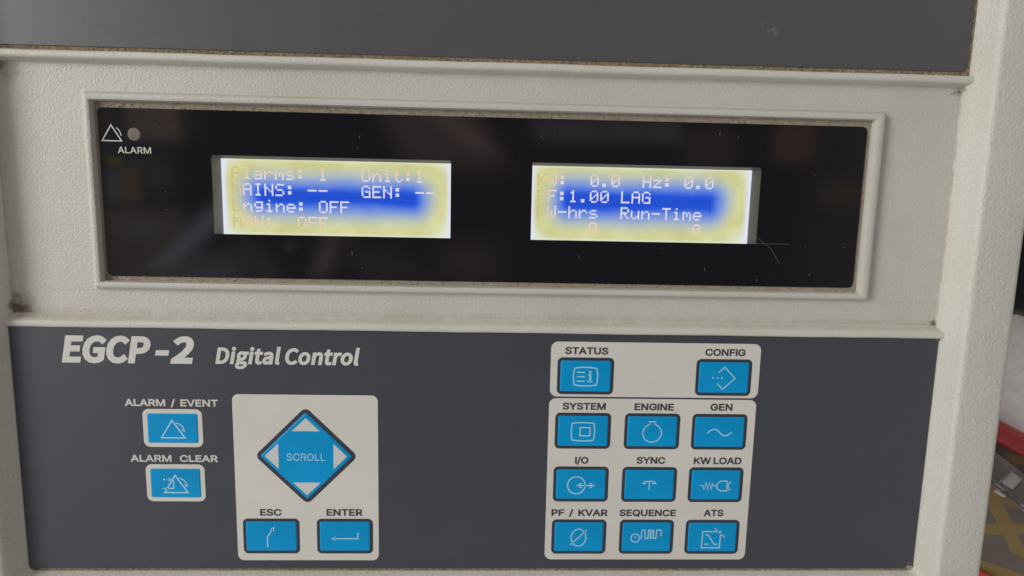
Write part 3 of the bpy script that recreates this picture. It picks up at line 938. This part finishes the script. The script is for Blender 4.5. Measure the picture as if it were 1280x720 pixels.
# dusty bed in the seams
v, f = loft([at_z(rrect(-125.0, 125.0, 70.2, 131, 0.1, 2), H - 2.4), at_z(rrect(-125.2, 125.2, 70.2, 131, 0.1, 2), H - 0.35)])
link('seam_dirt', v, f, M_grime, unit)
v, f = loft([at_z(rrect(-124.9, 124.9, -68.9, 0.3, 0.1, 2), H - 2.4), at_z(rrect(-125.3, 125.3, -68.9, 0.3, 0.1, 2), H - 0.30)])
link('seam_dirt', v, f, M_grime, unit)

Z1, Z2, Z3 = H + 0.04, H + 0.08, H + 0.12


def print_sheet(name, pts, z, material, parent, label=None):
    return flat_up(link(name, at_z(pts, z), [tuple(range(len(pts)))], material, parent, label=label))


TT = dict(shear=0.19, glyphs=GLYPH_TITLE, unit_cap=513.0, space=130)
text('lettering', 'EGCP', -111.75, -88.6, -9.25, 7.35, Z1, M_letter, lower, 0.95, label='heavy slanted white letters EGCP', track=6, **TT)
text('lettering', '-', -87.5, -83.9, -9.25, 7.35, Z1, M_letter, lower, 0.85, label='white dash', **TT)
text('lettering', '2', -83.6, -77.3, -9.25, 7.4, Z1, M_letter, lower, 1.0, label='heavy slanted white figure 2', **TT)
text('lettering', 'Digital Control', -71.9, -33.7, -9.15, 4.5, Z1, M_letter, lower, 0.46, label='slanted white words Digital Control', track=14, **TT)

scrollp = print_sheet('keypad_panel', rrect(-67.95, -29.05, -65.3, -17.45, 1.7), Z1, M_light, unit, 'pale panel under the scroll key')
topp = print_sheet('keypad_panel', rrect(17.6, 75.2, -17.2, -1.85, 1.9), Z1, M_light, unit, 'pale panel under the STATUS and CONFIG keys')
lowp = print_sheet('keypad_panel', rrect(17.5, 75.0, -65.0, -17.68, 1.9), Z1, M_light, unit, 'pale panel under the nine function keys')

for s, x0, x1, y, par in (
        ('STATUS', 21.45, 33.15, -5.3, topp), ('CONFIG', 59.8, 70.9, -5.3, topp),
        ('SYSTEM', 21.25, 33.1, -20.9, lowp), ('ENGINE', 41.1, 52.0, -20.9, lowp), ('GEN', 62.2, 68.35, -20.8, lowp),
        ('I/O', 25.2, 28.9, -36.45, lowp), ('SYNC', 42.4, 50.4, -36.35, lowp), ('KW LOAD', 58.5, 72.0, -36.35, lowp),
        ('PF  /  KVAR', 19.1, 34.9, -51.9, lowp), ('SEQUENCE', 38.3, 54.3, -51.9, lowp), ('ATS', 62.3, 67.9, -51.85, lowp),
        ('ESC', -61.5, -55.7, -52.1, scrollp), ('ENTER', -43.35, -33.5, -52.05, scrollp)):
    text('caption', s, x0, x1, y, 1.98, Z2, M_ink, par, 0.20, label='dark caption ' + s.replace('  ', ' '))
for s, x0, x1, y in (('ALARM  /  EVENT', -96.2, -71.7, -21.0), ('ALARM   CLEAR', -95.6, -72.4, -36.65)):
    text('caption', s, x0, x1, y, 1.95, Z1, M_letter, lower, 0.19, label='white caption ' + ' '.join(s.split()))

# ------------------------------------------------------------------ keys
KW_, KH_ = 15.46, 10.33
KB = 0.86


def key(cx, cy, w, h, bw, r_out, r_in, border_mat, icon, lab, zb):
    base = rrect(-w / 2 + bw, w / 2 - bw, -h / 2 + bw, h / 2 - bw, r_in)
    e = 0.28
    top = rrect(-w / 2 + bw + e, w / 2 - bw - e, -h / 2 + bw + e, h / 2 - bw - e, r_in)
    v, f = loft([at_z(base, 0), at_z(base, 0.03), at_z(top, 0.15)], False, True)
    k = link('button', v, f, M_blue, unit, (cx, cy, zb), smooth_angle=10, label=lab)
    outer = rrect(-w / 2, w / 2, -h / 2, h / 2, r_out)
    mid = rrect(-w / 2 + 0.12, w / 2 - 0.12, -h / 2 + 0.12, h / 2 - 0.12, r_out - 0.1)
    v, f = loft([at_z(outer, -0.02), at_z(mid, 0.02), at_z(base, 0.02)], False, False)
    link('key_border', v, f, border_mat, k)
    ic = Ink()
    ic.gain = 1.18
    icon(ic)
    ic.build('icon', M_icon, k, (0, 0, 0.18))
    return k


LW = 0.27


def screen_shape(ic, x0, x1, y0, y1, b):
    pts = []
    n = 8
    for i in range(n):
        t_ = i / n
        pts.append((x0 + (x1 - x0) * t_, y1 + b * 4 * t_ * (1 - t_)))
    for i in range(n):
        t_ = i / n
        pts.append((x1 + b * 4 * t_ * (1 - t_), y1 + (y0 - y1) * t_))
    for i in range(n):
        t_ = i / n
        pts.append((x1 + (x0 - x1) * t_, y0 - b * 4 * t_ * (1 - t_)))
    for i in range(n):
        t_ = i / n
        pts.append((x0 - b * 4 * t_ * (1 - t_), y0 + (y1 - y0) * t_))
    ic.stroke(pts, LW, True)


def ic_status(ic):
    screen_shape(ic, -3.0, 3.0, -2.45, 2.2, 0.3)
    for y in (1.1, -0.15, -1.4):
        ic.stroke([(-2.35, y), (-0.2, y)], LW)
    ic.dot(1.25, 1.2, 0.33)
    ic.stroke([(0.75, 0.42), (1.28, 0.42), (1.28, -1.5)], 0.42)
    ic.stroke([(0.6, -1.5), (1.9, -1.5)], 0.32)


def ic_config(ic):
    ic.stroke([(-1.5, 1.4), (0.1, 3.0), (3.15, -0.15), (-0.15, -3.25), (-1.75, -1.65)], 0.25)
    for x in (-3.0, -1.75, -0.5):
        ic.dot(x, -0.1, 0.24)


def ic_system(ic):
    screen_shape(ic, -3.0, 3.0, -2.6, 2.2, 0.22)
    ic.stroke([(-0.8, 1.0), (1.95, 1.0), (1.95, -1.35), (-0.8, -1.35)], 0.28, True)


def ic_engine(ic):
    pts = [(-0.85, 2.85), (-0.65, 2.5), (-0.6, 2.05)]
    r = 2.6
    a0 = math.degrees(math.acos(-0.6 / r))
    for i in range(33):
        a = math.radians(a0 + (360 - 2 * (a0 - 90)) * i / 32)
        pts.append((r * math.cos(a), -0.45 + r * math.sin(a)))
    pts += [(0.6, 2.05), (0.65, 2.5), (0.85, 2.85)]
    ic.stroke(pts, 0.25, True)


def ic_gen(ic):
    pts = []
    for i in range(33):
        t_ = i / 32
        pts.append((-3.4 + 6.9 * t_, -0.1 + 0.95 * math.sin(2 * math.pi * t_ * 1.08 - 0.3)))
    ic.stroke(pts, 0.28)


def ic_io(ic):
    ic.arc(-1.25, -0.25, 2.45, 2.5, 0, 360, 0.27, 36)
    ic.stroke([(-0.9, -0.3), (3.6, -0.3)], 0.26)
    ic.stroke([(0.3, 0.4), (-1.0, -0.3), (0.3, -1.0)], 0.26)
    ic.stroke([(2.4, 0.4), (3.75, -0.3), (2.4, -1.0)], 0.26)


def ic_sync(ic):
    ic.stroke([(0, -1.5), (0, 0.95)], 0.25)
    ic.stroke([(-1.3, 0.75), (-0.6, 1.02), (0, 1.1), (0.6, 1.02), (1.3, 0.75)], 0.24)
    ic.head(-2.1, 0.25, 205, 1.25, 1.15)
    ic.head(2.1, 0.25, -25, 1.25, 1.15)


def ic_kw(ic):
    ic.stroke([(-4.3, -0.2), (-3.6, -0.2), (-3.25, -1.3), (-2.75, 0.8), (-2.25, -1.3), (-1.75, 0.8), (-1.3, -1.3), (-0.9, 0.5), (-0.65, -0.2), (0.2, -0.2)], 0.24)
    pts = [(3.2, 1.2), (1.7, 1.2)]
    for i in range(1, 8):
        a = math.radians(90 + 180 * i / 8)
        pts.append((1.7 + 1.4 * math.cos(a), -0.25 + 1.45 * math.sin(a)))
    pts += [(1.7, -1.7), (3.2, -1.7)]
    ic.stroke(pts, 0.26, True)
    ic.stroke([(3.2, 0.75), (4.4, 0.75)], 0.26)
    ic.stroke([(3.2, -1.25), (4.4, -1.25)], 0.26)
    ic.stroke([(3.65, 1.15), (3.65, -1.65)], 0.2)


def ic_pf(ic):
    ic.arc(-0.1, -0.2, 2.1, 2.55, 0, 360, 0.26, 36)
    ic.stroke([(-2.35, -2.35), (2.2, 2.1)], 0.26)


def ic_seq(ic):
    ic.arc(-3.2, -0.3, 1.2, 1.25, 0, 360, 0.25, 28)
    ic.stroke([(-3.2, 0.35), (-3.2, -0.35)], 0.2)
    ic.stroke([(-1.95, -0.45), (-1.55, -0.45), (-1.35, 2.1), (-0.55, 2.1), (-0.4, -0.45), (0.4, -0.45), (0.5, 2.1), (0.95, 2.1), (1.0, -0.4), (1.45, -0.4),
               (1.5, 2.1), (1.95, 2.1), (2.0, -0.4), (2.7, -0.4), (2.85, 2.1), (4.1, 2.1), (4.15, 0.3)], 0.24)


def ic_ats(ic):
    ic.stroke([(-2.8, 1.7), (2.35, 1.7), (2.3, -3.2), (-2.95, -3.2)], 0.26, True)
    ic.stroke([(-2.0, 0.7), (-1.2, 0.7), (0.7, -2.1), (1.7, -2.1)], 0.26)
    ic.stroke([(-2.2, -2.1), (-0.9, -2.1)], 0.26)
    ic.stroke([(0.9, 2.4), (3.3, 0.15)], 0.24)
    ic.head(0.5, 2.85, 135, 0.95, 0.8)
    ic.head(3.75, -0.25, -45, 0.95, 0.8)


def ic_esc(ic):
    ic.stroke([(-1.05, -3.2), (-1.1, -0.2), (0.5, 2.2)], 0.27)
    ic.head(0.95, 2.9, 57, 1.35, 1.15)


def ic_enter(ic):
    ic.stroke([(3.6, 1.15), (3.6, -0.65), (-2.9, -0.65)], 0.27)
    ic.head(-3.9, -0.65, 180, 1.35, 1.05)


def bell(ic, dx=0.0, dy=0.0):
    ic.stroke([(-0.1 + dx, 2.3 + dy), (-3.05 + dx, -2.65 + dy), (3.15 + dx, -2.65 + dy)], 0.3, True)
    ic.arc(0.75 + dx, -0.9 + dy, 2.3, 2.35, 88, -2, 0.24)
    ic.stroke([(2.3 + dx, -0.2 + dy), (2.9 + dx, -0.85 + dy)], 0.22)


def ic_al(ic):
    bell(ic)


def ic_clr(ic):
    bell(ic, 0.05, -0.05)
    ic.dot(-3.0, 1.05, 0.26)
    ic.dot(-2.2, 1.05, 0.2)
    ic.stroke([(-2.2, 1.05), (-1.6, 1.05)], 0.22)
    ic.head(-0.85, 1.05, 0, 0.95, 0.95)
    ic.stroke([(-3.4, -1.5), (-0.55, -1.5), (-0.55, 0.9)], 0.25)


CS, CC, C0, C1, C2 = 27.2, 65.3, 27.05, 46.28, 65.1
R0, R1, R2, R3 = -11.36, -26.93, -42.45, -58.09
for cx, cy, ic, nm in ((CS, R0, ic_status, 'STATUS'), (CC, R0, ic_config, 'CONFIG'), (C0, R1, ic_system, 'SYSTEM'), (C1, R1, ic_engine, 'ENGINE'),
                       (C2, R1, ic_gen, 'GEN'), (C0, R2, ic_io, 'I/O'), (C1, R2, ic_sync, 'SYNC'), (C2, R2, ic_kw, 'KW LOAD'),
                       (C0, R3, ic_pf, 'PF / KVAR'), (C1, R3, ic_seq, 'SEQUENCE'), (C2, R3, ic_ats, 'ATS'),
                       (-58.58, R3, ic_esc, 'ESC'), (-38.37, R3, ic_enter, 'ENTER')):
    key(cx, cy, KW_, KH_, KB, 1.35, 0.45, M_bord, ic, 'blue key below the caption ' + nm, H + 0.09)
for cx, cy, ic, nm in ((-83.9, -27.11, ic_al, 'ALARM / EVENT'), (-83.9, -42.68, ic_clr, 'ALARM CLEAR')):
    key(cx, cy, 15.75, 10.66, 1.2, 1.7, 0.5, M_light, ic, 'blue key with pale border below ' + nm, H + 0.06)

# scroll key
hd = 13.75
base = diamond(hd - 1.35, 0.5)
top = diamond(hd - 1.75, 0.5)
v, f = loft([at_z(base, 0), at_z(base, 0.03), at_z(top, 0.15)], False, True)
sk = link('scroll_key', v, f, M_blue, unit, (-48.49, -34.75, H + 0.09), smooth_angle=10, label='diamond-shaped blue scroll key')
v, f = loft([at_z(diamond(hd + 0.2, 1.6), -0.02), at_z(diamond(hd + 0.03, 1.5), 0.02), at_z(base, 0.02)], False, False)
link('key_border', v, f, M_bord, sk)
for a, tri in (('up', [(0.05, 10.85), (-3.75, 7.15), (3.75, 7.15)]), ('right', [(11.0, 0), (7.35, 3.65), (7.35, -3.65)]),
               ('down', [(0, -11.2), (3.75, -7.55), (-3.75, -7.55)]), ('left', [(-11.2, 0), (-7.5, -3.65), (-7.5, 3.65)])):
    ik = Ink()
    ik.poly(tri)
    ik.build('arrow', M_white, sk, (0, 0, 0.18), 'white arrow pointing ' + a)
text('lettering', 'SCROLL', -5.3, 5.1, -1.25, 2.05, 0.18, M_icon, sk, 0.03, label='pale word SCROLL')

# ------------------------------------------------------------------ grit and dust
v, f = [], []


def grit_line(x0, x1, y0, y1, z, n, s0, s1):
    for _ in range(n):
        flakes(v, f, random.uniform(x0, x1), random.uniform(y0, y1), z + H, random.uniform(s0, s1))


grit_line(-124, 124.8, 70.3, 71.3, -0.4, 800, 0.08, 0.24)
grit_line(123.8, 125.1, 71, 95, -0.4, 150, 0.08, 0.24)
grit_line(-124, 124.5, -68.9, -67.9, -0.35, 700, 0.08, 0.26)
grit_line(124.7, 125.2, -66, 0, -0.3, 90, 0.06, 0.18)
grit_line(-125.2, -124.7, -66, 0, -0.3, 60, 0.06, 0.16)
# corners
for (cx, cy, sd, n, z) in ((-122.8, 4.8, 1.3, 90, -2.0), (-123.6, 5.6, 0.7, 50, -1.6), (123.7, 66.3, 0.7, 40, -2.0), (124.0, 4.2, 0.6, 60, -1.9),
                           (-123.4, 66.8, 0.9, 50, -2.0), (-123.8, -67.5, 0.7, 70, -0.1), (123.9, -67.3, 0.6, 60, -0.1), (124.6, 0.1, 0.4, 40, 0.0)):
    for _ in range(n):
        flakes(v, f, max(-124.3, min(124.9, random.gauss(cx, sd))), random.gauss(cy, sd * 0.6), z + H, random.uniform(0.06, 0.2))
g = link('grit', v, f, M_grime, unit)
g['kind'] = 'stuff'
v, f = [], []
for k in range(26):                       # paler grains, in drifts
    cx = random.uniform(-120, 122)
    for _ in range(random.randint(5, 16)):
        flakes(v, f, random.gauss(cx, 3.5), random.uniform(70.35, 71.1), H - 0.3, random.uniform(0.07, 0.2))
for k in range(30):
    cx = random.uniform(-120, 122)
    for _ in range(random.randint(4, 14)):
        flakes(v, f, max(-124, min(124.4, random.gauss(cx, 3.0))), random.uniform(-68.6, -67.9), H - 0.2, random.uniform(0.07, 0.22))
for _ in range(40):
    flakes(v, f, random.gauss(123.8, 0.7), random.gauss(-67.4, 0.4), H, random.uniform(0.06, 0.2))
g = link('grit', v, f, M_chalk, unit)
g['kind'] = 'stuff'
v, f = [], []
grit_line(-100.1, 100.9, 56.9, 58.4, -1.9, 450, 0.08, 0.26)
grit_line(-100.1, 100.9, 12.7, 13.8, -1.9, 380, 0.08, 0.24)
grit_line(99.9, 100.9, 13, 58, -1.9, 220, 0.08, 0.24)
grit_line(-100.15, -99.4, 13, 58, -1.9, 120, 0.08, 0.2)
g = link('grit', v, f, M_pocket, unit)
g['kind'] = 'stuff'
v, f = [], []
for _ in range(70):
    x = random.uniform(-98, 98)
    y = random.uniform(15, 56)
    if any(a - 1 < x < b + 1 and OY0 - 1 < y < OY1 + 1 for a, b in OPEN):
        continue
    flakes(v, f, x, y, ZW + H, random.choice((0.04, 0.05, 0.05, 0.06, 0.08, 0.11)))
for _ in range(10):
    x = random.uniform(-95, 95)
    y = random.choice((random.uniform(15, 24), random.uniform(47, 55)))
    a = random.uniform(1.2, 1.9)
    l_ = random.uniform(0.4, 1.0)
    b = len(v)
    for k_ in range(4):
        sx_ = (-0.025, 0.025, 0.025, -0.025)[k_]
        t_ = (0, 0, 1, 1)[k_]
        v.append((x + math.cos(a) * l_ * t_ + sx_, y + math.sin(a) * l_ * t_, ZW + H + 0.02))
    f.append((b, b + 1, b + 2, b + 3))
g = link('dust', v, f, M_speck, win)
g['kind'] = 'stuff'


# ------------------------------------------------------------------ hair lying on the window
def tube(name, pts, r, material, parent=None, n=8, radii=None, smooth_a=60):
    P = [Vector(p) for p in pts]
    rg = []
    for i, p in enumerate(P):
        d = (P[min(i + 1, len(P) - 1)] - P[max(i - 1, 0)]).normalized()
        s = d.cross(Vector((0, 0, 1)))
        if s.length < 1e-3:
            s = Vector((1, 0, 0))
        s.normalize()
        u = s.cross(d)
        rr_ = radii[i] if radii else r
        rg.append([tuple(p + s * rr_ * math.cos(2 * math.pi * k / n) + u * rr_ * math.sin(2 * math.pi * k / n)) for k in range(n)])
    v, f = loft(rg)
    return link(name, v, f, material, parent, smooth_angle=smooth_a)


zh = ZW + H + 0.06
hair = tube('hair', [(70.8, 27.8, zh), (73.5, 26.3, zh + 0.15), (76.2, 24.3, zh), (77.6, 22.4, zh), (78.9, 20.3, zh + 0.05)], 0.028, M_hair)
hair['label'] = 'bent pale hair lying on the black window beside the right-hand screen'
hair['category'] = 'hair'
hair2 = tube('hair', [(72.0, 25.5, zh + 0.15), (75, 25.45, zh), (78, 25.5, zh + 0.1), (81.2, 25.45, zh)], 0.026, M_hair)
hair2['label'] = 'straight short pale hair running level from the lower corner of the right-hand screen'
hair2['category'] = 'hair'

# ------------------------------------------------------------------ things on the table, right of the unit
M_paper = simple('paper', (0.93, 0.89, 0.86, 1), 0.7, 0.2)
v, f = loft([at_z([(150, -12), (206, -5.6), (262, -25.5), (262, -80), (196, -48.5), (150, -44)], 0.3),
             at_z([(150, -12), (206, -5.6), (262, -25.5), (262, -80), (196, -48.5), (150, -44)], 0.7)])
pp = link('paper_sheet', v, f, M_paper)
pp['label'] = 'blank white sheet of paper on the table behind the red pen'
pp['category'] = 'paper'

M_red = simple('red_plastic', (0.42, 0.013, 0.016, 1), 0.26, 0.5)
M_red2 = simple('red_gloss', (0.75, 0.05, 0.02, 1), 0.25, 0.5)
M_blk = simple('black_cloth', (0.012, 0.011, 0.012, 1), 0.7, 0.3)


def pen(name, p0, d, ln, r, material, label, cat):
    root = bpy.data.objects.new(name, None)
    COL.objects.link(root)
    root.empty_display_size = 0.01
    root.location = (p0[0] * MM, p0[1] * MM, p0[2] * MM)
    root['label'] = label
    root['category'] = cat
    D = Vector(d).normalized()

    def seg(nm, a, b, rs, mt):
        k = len(rs)
        pts = [tuple(D * (a + (b - a) * i / (k - 1))) for i in range(k)]
        return tube(nm, pts, r, mt, root, 20, rs, 40)
    seg('barrel', -40, ln * 0.62, [r * 0.9, r, r, r, r, r], material)
    seg('cap', ln * 0.62, ln, [r * 1.02, r * 1.1, r * 1.1, r * 1.1, r * 1.05, r * 0.7], material)
    seg('tip', -52, -40, [r * 0.2, r * 0.45, r * 0.8], M_blk)
    cl = [tuple(D * (ln * 0.66) + Vector((0, 0, r * 1.25))), tuple(D * (ln * 0.8) + Vector((0, 0, r * 1.4))), tuple(D * (ln * 0.97) + Vector((0, 0, r * 1.3)))]
    tube('clip', cl, 0.8, material, root, 8)
    return root


pen('marker_pen', (211, -56.5, 4.75), (1, -0.50, 0), 78, 4.3, M_red, 'dark red round pen lying on the table below the white paper', 'pen')
# thin red cable at the bottom edge
rc = tube('red_cable', [(150, -88, 1.6), (180, -101, 1.6), (203.5, -113.6, 1.6), (212, -117.8, 1.6), (240, -132, 1.6), (268, -142, 1.6)], 1.6, M_red2, None, 12)
rc['label'] = 'bright red cable crossing the patterned table cover in the lower right corner'
rc['category'] = 'cable'


def clear_mat():
    mt, t, p = mat('clear_plastic')
    p.inputs['Base Color'].default_value = (0.93, 0.88, 0.89, 1)
    p.inputs['Roughness'].default_value = 0.10
    p.inputs['Transmission Weight'].default_value = 0.93
    p.inputs['IOR'].default_value = 1.45
    return mt


M_clear = clear_mat()
tr_ = bpy.data.objects.new('plastic_case', None)
COL.objects.link(tr_)
tr_.empty_display_size = 0.01
tr_.location = (213 * MM, -74.5 * MM, 0.2 * MM)
tr_.rotation_euler = (0, 0, math.radians(-36))
tr_['label'] = 'clear grey plastic case with white pieces inside, lying below the red pen'
tr_['category'] = 'plastic case'
v, f = loft([at_z(rrect(-34, 60, -6.2, 6.2, 2.5, 4), 0), at_z(rrect(-34, 60, -6.2, 6.2, 2.5, 4), 1.2), at_z(rrect(-33, 59, -4.6, 4.6, 2.0, 4), 6.0), at_z(rrect(-32.4, 58.4, -3.9, 3.9, 1.6, 4), 6.4)])
link('shell', v, f, M_clear, tr_, smooth_angle=35)
M_tip = simple('white_tip', (0.86, 0.83, 0.78, 1), 0.5)
M_tipg = simple('grey_tip', (0.20, 0.17, 0.16, 1), 0.5)
for i, (a, b, mt) in enumerate(((-7.5, -2.0, M_tip), (-1.0, 6.5, M_tipg), (7.5, 13, M_tip), (-20, -9, M_tipg))):
    v, f = loft([at_z(rrect(a, b, -2.6, 2.6, 0.6, 3), 1.4), at_z(rrect(a, b, -2.6, 2.6, 0.6, 3), 4.4), at_z(rrect(a + 0.5, b - 0.5, -2.0, 2.0, 0.5, 3), 5.0)])
    link('insert', v, f, mt, tr_, smooth_angle=35)
for y in (-5.4, 5.4):
    tube('rib', [(-33, y, 1.6), (59, y, 1.6)], 0.55, M_clear, tr_, 8)

v, f = loft([at_z(rrect(-2.4, 2.4, -1.0, 1.0, 0.4, 3), 0.0), at_z(rrect(-2.4, 2.4, -1.0, 1.0, 0.4, 3), 1.1), at_z(rrect(-2.1, 2.1, -0.7, 0.7, 0.3, 3), 1.4)])
chip = link('plastic_chip', v, f, M_tip, None, (208.7, -78.8, 0.1), smooth_angle=35)
chip.rotation_euler = (0, 0, math.radians(-28))
chip['label'] = 'tiny white plastic piece lying beside the clear case'
chip['category'] = 'plastic chip'

# dark pouch further up
bag = bpy.data.objects.new('black_pouch', None)
COL.objects.link(bag)
bag.empty_display_size = 0.01
bag.location = (231 * MM, 27.5 * MM, 0)
bag.rotation_euler = (0, 0, math.radians(-8))
bag['label'] = 'black soft pouch on the table above the white paper'
bag['category'] = 'pouch'
v, f = loft([at_z(rrect(-34, 40, -33, 50, 6, 6), 0.1), at_z(rrect(-36, 42, -35, 52, 8, 6), 5), at_z(rrect(-34, 40, -33, 50, 9, 6), 11), at_z(rrect(-26, 32, -25, 42, 9, 6), 14)])
body = link('pouch_body', v, f, M_blk, bag, smooth_angle=60)
tube('zip', [(-30, -20, 13.2), (-29, 0, 13.4), (-30, 40, 13.2)], 0.8, simple('brass_zip', (0.35, 0.26, 0.12, 1), 0.4), bag, 8)
